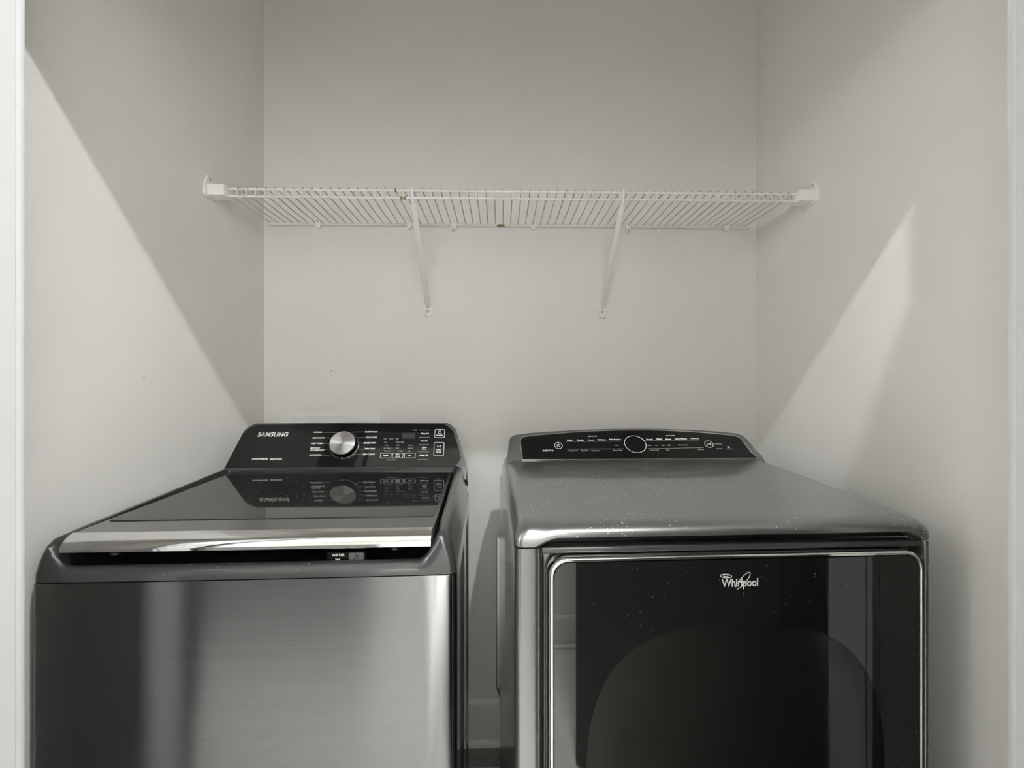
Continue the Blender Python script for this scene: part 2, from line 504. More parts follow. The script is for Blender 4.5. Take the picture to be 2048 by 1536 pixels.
# ------------------------------------------------------------------ hall lamps and added fill spots
def recessed(x, y, mat, label, r=0.066):
    t = thing('ceiling_light', (x, y, CZ), 0, label, 'ceiling light', 'recessed ceiling lights in the hall')
    V, F = tube_data([(r * 1.35 * cos(a), r * 1.35 * sin(a), -0.004) for a in [2 * pi * i / 40 for i in range(40)]], 0.008, 8, True)
    mesh('trim_ring', V, F, M['white_plastic'], t)
    V = [(0, 0, -0.006)] + [(r * 1.3 * cos(2 * pi * i / 40), r * 1.3 * sin(2 * pi * i / 40), -0.006) for i in range(40)]
    V += [(0, 0, 0.0)] + [(r * 1.3 * cos(2 * pi * i / 40), r * 1.3 * sin(2 * pi * i / 40), 0.0) for i in range(40)]
    F = [(0, 1 + i, 1 + (i + 1) % 40) for i in range(40)] + [(41, 42 + (i + 1) % 40, 42 + i) for i in range(40)]
    F += [(1 + i, 42 + i, 42 + (i + 1) % 40, 1 + (i + 1) % 40) for i in range(40)]
    mesh('lens', V, F, mat, t)
    return t
recessed(0.405, -1.78, M['lamp_main'], 'recessed round ceiling light in front of the laundry closet', 0.0216)
def fill_spot(x, watts, label):
    """added fill spot, bounced off the opposite hall wall to brighten the closet"""
    t = recessed(x, -1.22, M['fill_lens'], label, 0.05)
    ld = bpy.data.lights.new('spot', 'SPOT'); ld.energy = watts; ld.color = (1.0, 1.0, 1.0)
    ld.spot_size = radians(78); ld.spot_blend = 0.35; ld.shadow_soft_size = 0.05
    lo = bpy.data.objects.new('spot', ld); COL.objects.link(lo); lo.parent = t
    lo.location = (0, 0, -0.02)
    lo.rotation_euler = Vector((0, -1.1, -1.5)).to_track_quat('-Z', 'Y').to_euler()
fill_spot(0.25, FILL_SPOTS[0], 'added ceiling fill light by the closet wall, over the closet opening')
fill_spot(-2.20, FILL_SPOTS[1], 'added ceiling fill light by the closet wall, past the washer side')
t = thing('pendant_lamp', (-1.87, -2.0, CZ), 0, 'pendant lamp with a round white globe hanging in the hall', 'pendant lamp')
tube('canopy', [(0, 0, 0), (0, 0, -0.02), (0, 0, -0.028)], [0.055, 0.05, 0.01], M['white_plastic'], t, 20)
tube('cord', [(0, 0, -0.02), (0, 0, -0.60)], 0.004, M['white_plastic'], t)
bm = bmesh.new(); bmesh.ops.create_uvsphere(bm, u_segments=24, v_segments=14, radius=0.05)
bmesh.ops.translate(bm, verts=bm.verts, vec=(0, 0, -0.67)); bm_obj('globe', bm, M['lamp_pendant'], t, 180)

# ================================================================== WASHING MACHINE
WW = 0.69
washer = thing('washing_machine', (-0.7668, -0.833, 0.0), 0.033, 'top-loading washing machine with brushed steel front, dark lid and silver dial', 'washing machine')
SEAM = 0.8885
# painted cabinet with a pressed channel down each side
poly = [(0.004, 0.022), (WW - 0.004, 0.022), (WW, 0.05), (WW, 0.105), (WW - 0.006, 0.125), (WW - 0.006, 0.30), (WW, 0.33), (WW, 0.42), (WW - 0.005, 0.44), (WW - 0.005, 0.60), (WW, 0.62), (WW, 0.685),
        (0, 0.685), (0, 0.62), (0.005, 0.60), (0.005, 0.125), (0, 0.105), (0, 0.05)]
prism('cabinet', round_poly(poly, 0.006, 3), PLAN, 0.03, 0.845, M['side_black'], washer)
prism('cabinet_collar', round_poly([(0.002, 0.02), (WW - 0.002, 0.02), (WW, 0.05), (WW, 0.685), (0, 0.685), (0, 0.05)], 0.006, 3), PLAN, 0.845, SEAM - 0.001, M['side_black'], washer)
# bowed brushed front
UL = -0.010
fp = []
NB = 28
for i in range(NB + 1):
    u = UL + 0.008 + (WW - UL - 0.020) * i / NB; q = (u - WW / 2) / (WW / 2)
    fp.append((u, -0.003 * (1 - q * q)))
fp = [(UL, 0.022), (UL, 0.008), (UL + 0.0015, 0.003), (UL + 0.004, 0.0010)] + fp + [(WW - 0.008, 0.0022), (WW - 0.003, 0.006), (WW, 0.014), (WW, 0.022)]
prism('front_panel', fp, PLAN, 0.10, SEAM - 0.0018, M['steel'], washer, 0.0012, 1, angle=50)
box('kick_plate', 0.01, WW - 0.01, 0.02, 0.05, 0.03, 0.098, M['black_plastic'], washer)
for (u, v) in ((0.06, 0.07), (WW - 0.06, 0.07), (0.06, 0.62), (WW - 0.06, 0.62)):
    tube('foot', [(u, v, 0), (u, v, 0.01), (u, v, 0.012), (u, v, 0.035)], [0.026, 0.026, 0.012, 0.012], M['black_plastic'], washer, 14)
# top frame
LU0, LU1, LV0, LV1 = 0.029, 0.648, 0.030, 0.545
outer = rrect(UL - 0.001, WW, 0.0, 0.60, 0.012, 0.02, 40, 12)
inner = rrect(LU0 - 0.011, LU1 + 0.008, 0.022, LV1 + 0.004, 0.026, 0.010, 40, 12)
def bow(u): q = (u - WW / 2) / (WW / 2); return -0.003 * max(0.0, 1 - q * q)
def frame_top(u, v):
    side = 0.958 + 0.066 * v
    m = sstep(0.004, 0.036, u) * sstep(WW - 0.026, WW - 0.062, u) * sstep(0.075, 0.025, v)
    return side * (1 - m) + 0.910 * m
rings = []
for s, g in ((0, 0), (0.02, 0.20), (0.10, 0.42), (0.22, 0.64), (0.36, 0.81), (0.52, 0.92), (0.65, 0.965), (0.82, 0.99), (0.93, 0.99), (1.0, 0.965)):
    r = []
    for (a, b), (c, d) in zip(outer, inner):
        u = a + (c - a) * s; v = b + (d - b) * s
        w = sstep(0.06, 0.0, b)
        v += bow(u) * w * (1 - s)
        r.append((u, v, SEAM + (frame_top(u, v) - SEAM) * g))
    rings.append(r)
r = []
for (c, d) in inner: r.append((c, d, 0.876))
rings.append(r)
tf = loft('top_frame', rings, M['graphite'], washer, cap0=True, angle=42)
# pocket floor under the lid
mesh('lid_well', [(c, d, 0.878) for c, d in inner], [tuple(range(len(inner)))], M['graphite_dark'], washer)
# lid
def lid_z(v): return 0.9600 + 0.042 * v
lidp = [(0.030, lid_z(0.03)), (0.06, lid_z(0.06)), (0.10, lid_z(0.10) - 0.0004), (LV1 - 0.008, lid_z(LV1)), (LV1, lid_z(LV1) - 0.008), (LV1, 0.955), (0.10, 0.936), (0.030, 0.934)]
lid = prism('lid', lidp, SIDE, LU0, LU1, M['graphite'], washer, 0.003, 2)
gp = round_poly([(LU0 + 0.007, 0.100), (LU1 - 0.007, 0.100), (LU1 - 0.007, LV1 - 0.012), (LU0 + 0.007, LV1 - 0.012)], 0.006, 4)
prism('lid_glass', gp, lambda a, b, d: (a, b, lid_z(b) + d), -0.004, 0.0008, M['lid_glass'], lid)
hp = [(0.0305, 0.9625), (0.022, 0.9600), (0.0135, 0.9550), (0.0065, 0.9480), (0.0035, 0.9415), (0.0040, 0.9365), (0.0085, 0.9335), (0.018, 0.9325), (0.0305, 0.9325)]
# chrome pull bowed like the front
rings = []
for i in range(33):
    u = LU0 + 0.002 + (LU1 - LU0 - 0.004) * i / 32; q = (u - WW / 2) / (WW / 2)
    e = min(1.0, min(i, 32 - i) / 1.0); sh = 1 - 0.0 * e
    rings.append([(u, v + (-0.003 * (1 - q * q) if v < 0.03 else 0.0) * (1 - v / 0.031), z) for v, z in hp])
loft('lid_handle', rings, M['chrome'], lid, True, True, angle=30)
for u in (0.10, 0.58):
    tube('lid_bumper', [(u, 0.033, 0.924), (u, 0.033, 0.934)], 0.009, M['graphite_dark'], lid, 14)
# feature sticker in the pocket under the pull
stk = box('feature_sticker', 0.462, 0.530, 0.0235, 0.0262, 0.893, 0.923, M['black_gloss'], washer, 0.001, 1)
P = Print(); mp = lambda a, b: (a, 0.0232, b)
P.text('WATER', 0.482, 0.9175, 0.022, mp, 0.01); P.text('Jet', 0.480, 0.909, 0.011, mp, 0.01, 0.3)
P.build('lettering', M['print'], stk)
P = Print(); P.fill(round_poly([(0.500, 0.9065), (0.526, 0.9065), (0.526, 0.921), (0.500, 0.921)], 0.002, 3), mp); P.build('icon_plate', M['icon_grey'], stk)
P = Print(); mp2 = lambda a, b: (a, 0.0230, b); P.stroke([(0.509, 0.909), (0.514, 0.919)], 0.0015, mp2); P.stroke([(0.514, 0.910), (0.517, 0.917)], 0.0015, mp2); P.build('icon_mark', M['black_plastic'], stk)

# console, leaning back
A0 = Vector((0, 0.56, 0.985)); A1 = Vector((0, 0.63, 1.116)); AD = (A1 - A0).normalized(); AN = Vector((0, -AD.z, AD.y))   # AN points to the front
def wc(a, b, d=0.0):
    p = A0 + AD * b + AN * d; return (a, p.y, p.z)
ob = round_poly([(-0.002, -0.035), (-0.002, 0.0), (0.030, 0.130), (0.055, 0.1475), (0.35, 0.1505), (0.628, 0.1480), (0.652, 0.127), (0.688, 0.008), (0.690, -0.035)],
                [0, 0.03, 0.03, 0.03, 0, 0.03, 0.03, 0.03, 0], 7)
prism('console_body', ob, wc, -0.058, -0.0015, M['graphite'], washer, 0.005, 3)
pb = round_poly([(0.003, 0.004), (0.029, 0.121), (0.060, 0.1415), (0.33, 0.1445), (0.618, 0.1425), (0.6450, 0.120), (0.6710, 0.034), (0.652, 0.004)],
                [0.008, 0.03, 0.03, 0, 0.03, 0.03, 0.012, 0.006], 7)
cp = prism('console_panel', pb, wc, -0.003, 0.0012, M['black_gloss'], washer, 0.001, 1)
box('hinge_cover', LU0 - 0.002, LU1 + 0.004, LV1 + 0.001, 0.563, 0.955, 0.9855, M['hinge'], washer, 0.004, 2)
wt = lambda a, b: wc(a, b, 0.0016)
wt2 = lambda a, b: wc(a, b, 0.0021)
P = Print(); P.text('S\u039BMSUNG', 0.1156, 0.1114, 0.0879, wt, 0.038, 0.12, 1.06, height=0.0150); P.build('brand_lettering', M['logo'], washer)
P = Print()
P.text('ActiveWaterJet', 0.0945, 0.0339, 0.0455, wt, 0.03); P.text('SmartCare', 0.1395, 0.0339, 0.0335, wt, 0.03)
T = [('NORMAL', 0.2446, 0.1172, 0.0246), ('HEAVY DUTY', 0.2498, 0.099, 0.0363), ('DEEP WASH', 0.2482, 0.0813, 0.034), ('BEDDING/', 0.2452, 0.0668, 0.0276), ('WATERPROOF', 0.2517, 0.06, 0.04), ('ACTIVEWEAR', 0.2491, 0.045, 0.0356),
     ('QUICK WASH', 0.401, 0.1174, 0.0365), ('DELICATES', 0.4035, 0.0996, 0.0316), ('RINSE+SPIN', 0.4009, 0.0819, 0.0352), ('SPIN ONLY', 0.4034, 0.0638, 0.0303), ('SELF CLEAN', 0.4015, 0.046, 0.0334),
     ('Delay End', 0.5607, 0.111, 0.0228), ('Presoak', 0.5602, 0.0876, 0.0199), ('Extra', 0.5619, 0.0672, 0.013), ('Rinse', 0.5615, 0.0617, 0.013), ('Deep Fill', 0.5616, 0.0411, 0.0242),
     ('POWER', 0.6048, 0.1052, 0.0191), ('START/', 0.6046, 0.059, 0.0161), ('PAUSE', 0.6042, 0.052, 0.0156), ('TEMP', 0.4502, 0.0414, 0.0154), ('SPIN', 0.4852, 0.0446, 0.0118), ('LEVEL', 0.4856, 0.0385, 0.0127), ('SOIL', 0.5205, 0.0409, 0.0109)]
P.build('feature_lettering', M['print'], washer)
for (s, u, b, w) in T:
    P = Print(); P.text(s, u, b, w, wt2, 0.03); P.build('cycle_lettering', M['print'], washer)
P = Print()
T = [('Wash', 0.4446, 0.0953, 0.0101), ('Rinse', 0.4623, 0.0952, 0.0115), ('Spin', 0.4793, 0.0952, 0.0088), ('Hot', 0.4464, 0.0838, 0.0077), ('Extra High', 0.489, 0.0836, 0.0215), ('Warm', 0.4494, 0.0744, 0.0124), ('High', 0.4828, 0.0741, 0.0093),
     ('Heavy', 0.5187, 0.0738, 0.0132), ('Eco Warm', 0.4534, 0.0654, 0.0209), ('Med', 0.4828, 0.0652, 0.0086), ('Normal', 0.5202, 0.065, 0.0159), ('Tap Cold', 0.454, 0.056, 0.0191), ('No Spin', 0.492, 0.0558, 0.0172), ('Light', 0.5182, 0.0556, 0.0104),
     ('3 sec', 0.5294, 0.1234, 0.0119), ('Smart Care', 0.4686, 0.0287, 0.0257)]
for (s, u, b, w) in T:
    P = Print(); P.text(s, u, b, w, wt, 0.012); P.build('indicator_lettering', M['print_dim'], washer)
for l in [[(0.2601, 0.1171), (0.3035, 0.1168), (0.3074, 0.1105)], [(0.2697, 0.0989), (0.2913, 0.0988)], [(0.2668, 0.0812), (0.2826, 0.0811)], [(0.2742, 0.0627), (0.2808, 0.0632)], [(0.2687, 0.0448), (0.2881, 0.0446)],
          [(0.3815, 0.1175), (0.3483, 0.1176), (0.3438, 0.11)], [(0.3854, 0.0992), (0.3618, 0.0994)], [(0.3815, 0.0817), (0.3674, 0.0818)], [(0.3868, 0.0624), (0.3635, 0.0626)], [(0.383, 0.0461), (0.3633, 0.0462)],
          [(0.5438, 0.1228), (0.5752, 0.1227)], [(0.5437, 0.0999), (0.5751, 0.0997)], [(0.5441, 0.0762), (0.5745, 0.076)], [(0.5437, 0.0529), (0.5753, 0.0527)], [(0.5439, 0.0291), (0.5743, 0.0288)]]:
    P = Print(); P.stroke(l, 0.0008, wt); P.build('printed_line', M['print_dim'], washer)
P = Print(); P.fill([(0.4933, 0.0954), (0.5317, 0.0954), (0.5317, 0.1139), (0.4933, 0.1139)], wt); P.build('display_window', M['display'], washer)
def button(x0, x1, y0, y1, draw=None):
    bt = prism('button', round_poly([(x0, y0), (x1, y0), (x1, y1), (x0, y1)], 0.003, 4), wc, 0.0, 0.0016, M['black_gloss'], washer)
    P = Print(); P.rrect(x0, x1, y0, y1, 0.003, 0.0011, wt2)
    if draw: draw(P)
    P.build('button_outline', M['print'], bt)
button(0.4357, 0.4663, 0.034, 0.0493); button(0.4703, 0.5006, 0.034, 0.0493); button(0.5053, 0.5364, 0.0337, 0.0493)
button(0.5901, 0.6189, 0.0979, 0.1242, lambda P: (P.ellipse(0.6048, 0.1155, 0.0046, 0.0046, 0.001, wt2)))
button(0.5899, 0.6189, 0.0401, 0.0819, lambda P: (P.stroke([(0.599, 0.0665), (0.599, 0.0735), (0.605, 0.070)], 0.0009, wt2, True), P.stroke([(0.608, 0.0665), (0.608, 0.0735)], 0.001, wt2), P.stroke([(0.6105, 0.0665), (0.6105, 0.0735)], 0.001, wt2)))
# dial
KC = (0.327, 0.0745)
def lathe_c(name, prof, mat, parent, n=48):
    rings = [[wc(KC[0] + r * cos(2 * pi * k / n), KC[1] + r * sin(2 * pi * k / n), d) for k in range(n)] for r, d in prof]
    return loft(name, rings, mat, parent, True, True, angle=30)
ring = lathe_c('dial_bezel', [(0.044, 0.001), (0.044, 0.004), (0.042, 0.005), (0.0395, 0.005), (0.0385, 0.0035)], M['black_plastic'], washer)
kb = lathe_c('dial_skirt', [(0.0385, 0.002), (0.0378, 0.016), (0.0372, 0.019), (0.0362, 0.020)], M['black_gloss'], washer)
# metal face keeps its own axis so the spun grain turns about its centre
n = 64
rot = Matrix((Vector((1, 0, 0)), AD, AN)).transposed().to_4x4()
rings = [[(r * cos(2 * pi * k / n), r * sin(2 * pi * k / n), d) for k in range(n)] for r, d in ((0.0364, 0.0), (0.0364, 0.003), (0.0356, 0.0038), (0.024, 0.0040), (0.012, 0.0040), (0.0005, 0.0040))]
kf = loft('dial_face', rings, M['knob'], washer, True, True, angle=30)
kf.matrix_local = Matrix.Translation(Vector(wc(KC[0], KC[1], 0.0195))) @ rot
P = Print()
P.stroke([(KC[0] + 0.0415 * cos(a), KC[1] + 0.0415 * sin(a)) for a in (radians(-92), radians(-88))], 0.003, lambda a, b: wc(a, b, 0.0053)); P.build('dial_pointer', M['print'], washer)

# ================================================================== DRYER
DW = 0.737
dryer = thing('clothes_dryer', (0.0243, -0.8483, 0.0), 0.036, 'silver-grey front-loading dryer with black glass door and low touch console', 'dryer')
DS = 0.9450
# cabinet: sides, rounded corner pillars and the bay for the door
bay0, bay1 = 0.046, 0.720
poly = [(0.0, 0.72), (0.0, 0.012), (0.006, 0.0), (bay0 - 0.004, 0.0), (bay0 + 0.004, 0.030), (bay1 - 0.004, 0.030), (bay1 + 0.004, 0.0), (DW - 0.006, 0.0), (DW, 0.012), (DW, 0.72)]
rad = [0.004, 0.012, 0.012, 0.012, 0.004, 0.004, 0.005, 0.012, 0.012, 0.004]
prism('cabinet', round_poly(poly, rad, 5), PLAN, 0.025, DS - 0.0015, M['silver_clean'], dryer, angle=25)
box('fascia_rail', bay0 - 0.002, bay1 + 0.002, 0.006, 0.035, 0.9315, DS - 0.0015, M['graphite'], dryer, 0.004, 3)
box('lower_panel', bay0 - 0.002, bay1 + 0.002, 0.004, 0.035, 0.03, 0.165, M['silver_clean'], dryer, 0.004, 2)
box('hand_recess', 0.030, DW - 0.022, 0.032, 0.05, DS - 0.001, 0.972, M['graphite_dark'], dryer)
for (u, v) in ((0.06, 0.07), (DW - 0.06, 0.07), (0.06, 0.65), (DW - 0.06, 0.65)):
    tube('foot', [(u, v, 0), (u, v, 0.01), (u, v, 0.012), (u, v, 0.03)], [0.026, 0.026, 0.012, 0.012], M['black_plastic'], dryer, 14)
# top cover with bullnose front and a scooped finger slot
def dtop(v): return 0.9815 + 0.0800 * v
outer = rrect(-0.001, DW + 0.001, -0.004, 0.60, 0.016, 0.015, 40, 12)
inner = rrect(0.040, DW - 0.040, 0.046, 0.58, 0.035, 0.015, 40, 12)
rings = []
for s, g in ((0.30, -0.06), (0.05, 0.0), (0.0, 0.05), (0.0, 0.20), (0.02, 0.38), (0.07, 0.56), (0.16, 0.74), (0.30, 0.88), (0.48, 0.96), (0.72, 0.993), (1.0, 1.0)):
    r = []
    for (a, b), (c, d) in zip(outer, inner):
        u = a + (c - a) * s; v = b + (d - b) * s
        m = sstep(0.034, 0.062, a) * sstep(DW - 0.016, DW - 0.045, a) * sstep(0.03, 0.0, b)
        zb = DS + 0.0005 + 0.0150 * m
        zt = dtop(max(v, 0.0))
        r.append((u, v, zb + (zt - zb) * max(g, 0.0) + (0.001 if g < 0 else 0)))
    rings.append(r)
top = loft('top_cover', rings, M['silver'], dryer, cap1=True, angle=40)
# console
B0 = Vector((0, 0.50, 1.022)); B1 = Vector((0, 0.56, 1.094)); BD = (B1 - B0).normalized(); BN = Vector((0, -BD.z, BD.y))
def dc(a, b, d=0.0):
    p = B0 + BD * b + BN * d; return (a, p.y, p.z)
def arch(x0, x1, y0, ymid, n=16):
    xm = 0.385; out = []
    for i in range(n + 1):
        x = x0 + (x1 - x0) * i / n; out.append((x, ymid - (ymid - y0) * ((x - xm) / (x1 - xm)) ** 2 if x > xm else ymid - (ymid - y0) * ((x - xm) / (x0 - xm)) ** 2))
    return out
body = [(0.004, -0.050), (0.010, -0.010), (0.0185, 0.060), (0.0215, 0.074), (0.028, 0.083)] + arch(0.038, 0.690, 0.0880, 0.1055) + [(0.702, 0.0820), (0.7105, 0.070), (0.716, 0.050), (0.722, 0.026), (0.7295, 0.009), (0.737, -0.002), (0.737, -0.05)]
prism('console_body', body, dc, -0.085, -0.0015, M['silver_clean'], dryer, 0.004, 3)
pan = [(0.0560, 0.0025), (0.0535, 0.030), (0.0522, 0.060), (0.0545, 0.070), (0.060, 0.0755)] + arch(0.068, 0.672, 0.0775, 0.0980) + [(0.683, 0.0735), (0.690, 0.066), (0.696, 0.045), (0.7030, 0.022), (0.7155, 0.0025)]
def grow(poly, k):
    cx = sum(p[0] for p in poly) / len(poly); cy = sum(p[1] for p in poly) / len(poly)
    return [(x + (k if x > cx else -k), y + (k if y > cy else -k * 0.2)) for x, y in poly]
prism('console_bezel', grow(pan, 0.0028), dc, -0.004, 0.0, M['chrome'], dryer, 0.0006, 1)
prism('console_panel', pan, dc, -0.003, 0.0010, M['black_gloss'], dryer)
dt = lambda a, b: dc(a, b, 0.0014)
P = Print(); P.text('cabrio', 0.1264, 0.0314, 0.0305, dt, 0.02, 0, 1.1); P.build('series_lettering', M['logo'], dryer)
T = [('WHAT TO DRY', 0.2576, 0.0777, 0.0273), ('Mixed', 0.191, 0.0648, 0.0146), ('Casuals', 0.2214, 0.0648, 0.0185), ('Towels', 0.2513, 0.0648, 0.0157), ('Delicates', 0.2824, 0.0656, 0.0233), ('Bulky/Bedding', 0.3213, 0.0658, 0.0331),
     ('HOW TO DRY', 0.4858, 0.0786, 0.025), ('Normal', 0.421, 0.0663, 0.0179), ('Heavy', 0.4494, 0.0664, 0.0184), ('Steam', 0.476, 0.0662, 0.0165), ('Quick Refresh', 0.5131, 0.0671, 0.0356), ('Timed Dry', 0.5532, 0.0674, 0.0249)]
P = Print()
for (s, u, b, w) in T:
    P = Print(); P.text(s, u, b, w, dt, 0.02); P.build('console_lettering', M['print'], dryer)
P = Print(); P.ellipse(0.1573, 0.0468, 0.0108, 0.0105, 0.0009, dt); P.ellipse(0.1573, 0.0468, 0.0042, 0.0042, 0.0009, dt); P.stroke([(0.1573, 0.0465), (0.1573, 0.052)], 0.0009, dt)
P.build('power_mark', M['print'], dryer)
P = Print(); P.ellipse(0.3765, 0.0500, 0.0305, 0.0285, 0.0011, dt, radians(-12))
P.build('display_ring', M['print'], dryer)
P = Print(); P.ellipse(0.590, 0.0483, 0.0122, 0.0115, 0.0009, dt); P.stroke([(0.585, 0.0445), (0.585, 0.0525), (0.5905, 0.0485)], 0.0011, dt, True); P.stroke([(0.593, 0.0445), (0.593, 0.0525)], 0.0011, dt); P.stroke([(0.5955, 0.0445), (0.5955, 0.0525)], 0.0011, dt)
P.build('start_mark', M['print'], dryer)
T = [('Temp Level', 0.1962, 0.029, 0.0261), ('Dryness', 0.2288, 0.029, 0.0197), ('Static Less', 0.2602, 0.029, 0.0244), ('Sensor Dry', 0.3220, 0.029, 0.0257), ('Timer', 0.3218, 0.046, 0.0123), ('More', 0.4164, 0.0454, 0.0112), ('Low', 0.4364, 0.0452, 0.0075), ('Med', 0.4559, 0.045, 0.008), ('High', 0.4727, 0.045, 0.0092),
     ('Damp Alert', 0.5131, 0.0457, 0.0254), ('Wrinkle Shield', 0.4264, 0.0295, 0.0262), ('Eco', 0.4656, 0.0295, 0.0096), ('Options', 0.5607, 0.0305, 0.0178), ('Start/Pause', 0.618, 0.049, 0.0203), ('Control', 0.617, 0.0328, 0.0159), ('Lock Hold', 0.6446, 0.0316, 0.0199)]
for (s, u, b, w) in T:
    P = Print(); P.text(s, u, b, w, dt, 0.01); P.build('option_lettering', M['print_dim'], dryer)
for l in [[(0.1789, 0.06), (0.3377, 0.06)], [(0.1802, 0.0344), (0.3409, 0.0342)], [(0.4077, 0.0618), (0.5662, 0.0624)], [(0.4097, 0.0342), (0.571, 0.0363)]]:
    P = Print(); P.stroke(l, 0.0007, dt); P.build('printed_line', M['print_dim'], dryer)
P = Print()
P.fill([(0.644 + 0.004 * cos(a), 0.0375 + 0.0028 * sin(a)) for a in [2 * pi * i / 12 for i in range(12)]], dt)
P.build('lock_mark', M['print_dim'], dryer)

# door: chrome rim, bowed black glass with a rounded window, drum mouth behind it
U0, U1, Z0, Z1 = 0.0555, 0.7125, 0.175, 0.9300
UC, ZC = 0.384, 0.52
def outline_pt(th, x0, x1, z0, z1, r):
    """point of a rounded rectangle in direction th from (UC, ZC)"""
    dx, dz = cos(th), sin(th); hw = ((x1 - UC) if dx > 0 else (UC - x0)); hh = ((z1 - ZC) if dz > 0 else (ZC - z0))
    t = min(hw / abs(dx) if abs(dx) > 1e-9 else 1e9, hh / abs(dz) if abs(dz) > 1e-9 else 1e9)
    # rounded corner
    cx, cz = hw - r, hh - r
    x, z = abs(dx) * t, abs(dz) * t
    if x > cx and z > cz:
        a = 1.0; b = -2 * (abs(dx) * cx + abs(dz) * cz); c = cx * cx + cz * cz - r * r
        t = (-b + sqrt(max(0.0, b * b - 4 * a * c))) / 2
    return (UC + dx * t, ZC + dz * t)
def win_pt(th):
    e = 3.0; a, b = 0.262, 0.290
    dx, dz = cos(th), sin(th); t = (abs(dx / a) ** e + abs(dz / b) ** e) ** (-1 / e)
    return (UC - 0.004 + dx * t, ZC + dz * t)
def bowd(u): q = (u - UC) / (0.5 * (U1 - U0)); return -0.006 - 0.0015 * max(0.0, 1 - abs(q) ** 2.5)
ths = [2 * pi * i / 320 for i in range(320)]
# add dense samples near the corners
ths = sorted(set([round(t, 6) for t in ths] + [round(math.atan2(sz * (Z1 - ZC), sx * (U1 - UC)) % (2 * pi) + d * 0.004, 6) for sx in (-1, 1) for sz in (-1, 1) for d in range(-14, 15)]))
door = bpy.data.objects.new('door', None); COL.objects.link(door); door.parent = dryer
og = [outline_pt(t, U0 + 0.0095, U1 - 0.0065, Z0 + 0.009, Z1 - 0.0095, 0.024) for t in ths]
wn = [win_pt(t) for t in ths]
rings = []
for k in range(13):
    s = k / 12
    rings.append([(a + (c - a) * s, bowd(a + (c - a) * s), b + (d - b) * s) for (a, b), (c, d) in zip(og, wn)])
rings = [[(p[0], 0.01, p[2]) for p in rings[0]]] + rings
loft('door_glass', rings, M['door_glass'], door, angle=60)
rings = []
for k in range(11):
    s = 1 - k / 10 * 0.999
    rings.append([(UC + (c - UC) * s, bowd(UC + (c - UC) * s), ZC + (d - ZC) * s) for (c, d) in wn])
loft('door_window', rings, M['window'], door, cap1=True, angle=60)
ro = [outline_pt(t, U0, U1, Z0, Z1, 0.032) for t in ths]
rings = []
for s, dep in ((0.0, 0.020), (0.0, -0.001), (0.12, -0.006), (0.4, -0.0085), (0.7, -0.0085), (0.95, -0.006), (1.0, 0.006)):
    rings.append([(a + (c - a) * s, dep, b + (d - b) * s) for (a, b), (c, d) in zip(ro, og)])
loft('door_rim', rings, M['chrome'], door, angle=40)
# drum mouth seen through the window
def ringtube(name, cx, cz, R, v, r, mat, sx=1.0):
    return tube(name, [(cx + R * sx * cos(a), v, cz + R * sin(a)) for a in [2 * pi * i / 56 for i in range(56)]], r, mat, dryer, 8, True)
n = 64; DCX, DCZ = 0.395, 0.46
prof = [(0.335, 0.032), (0.300, 0.034), (0.285, 0.050), (0.282, 0.09), (0.265, 0.098), (0.262, 0.12), (0.30, 0.125), (0.30, 0.52), (0.22, 0.54), (0.12, 0.548), (0.01, 0.55)]
drum = loft('drum', [[(DCX + r * cos(2 * pi * k / n) * 0.98, v, DCZ + r * sin(2 * pi * k / n)) for k in range(n)] for r, v in prof], M['drum'], dryer, cap1=True, angle=30)
tube('door_gasket', [(DCX + 0.272 * cos(a), 0.094, DCZ + 0.278 * sin(a)) for a in [2 * pi * i / 64 for i in range(64)]], 0.009, M['drum_rubber'], dryer, 10, True)
for a in (radians(70), radians(190), radians(310)):
    c, s_ = cos(a), sin(a)
    V = []
    for v in (0.14, 0.50):
        for (r, w) in ((0.299, -0.035), (0.225, -0.012), (0.225, 0.012), (0.299, 0.035)):
            V.append((DCX + r * c - w * s_, v, DCZ + r * s_ + w * c))
    mesh('drum_baffle', V, [(0, 1, 5, 4), (1, 2, 6, 5), (2, 3, 7, 6), (0, 3, 2, 1), (4, 5, 6, 7), (0, 4, 7, 3)], M['drum'], drum, smooth=False)
# maker's mark on the glass
lg = bowd(0.38) - 0.0008
lm = lambda a, b: (a, lg, b)
lm2 = lambda a, b: (a, lg - 0.0004, b)
P = Print(); P.text('Whirlpool', 0.3820, 0.8795, 0.0640, lm, 0.016, 0, 0.94, height=0.0185)
P.ellipse(0.3575, 0.8935, 0.0098, 0.0030, 0.0013, lm2, radians(-4)); P.stroke([(0.3525, 0.8940), (0.357, 0.8925), (0.3615, 0.8938)], 0.0012, lm2)
pts = [(0.3868 + 0.0185 * cos(a) * cos(0.83) - 0.0052 * sin(a) * sin(0.83), 0.8845 + 0.0185 * cos(a) * sin(0.83) + 0.0052 * sin(a) * cos(0.83)) for a in [radians(200 + 310 * i / 40) for i in range(41)]]
P.stroke(pts, 0.0013, lm2)
P.build('brand_lettering', M['logo'], door)

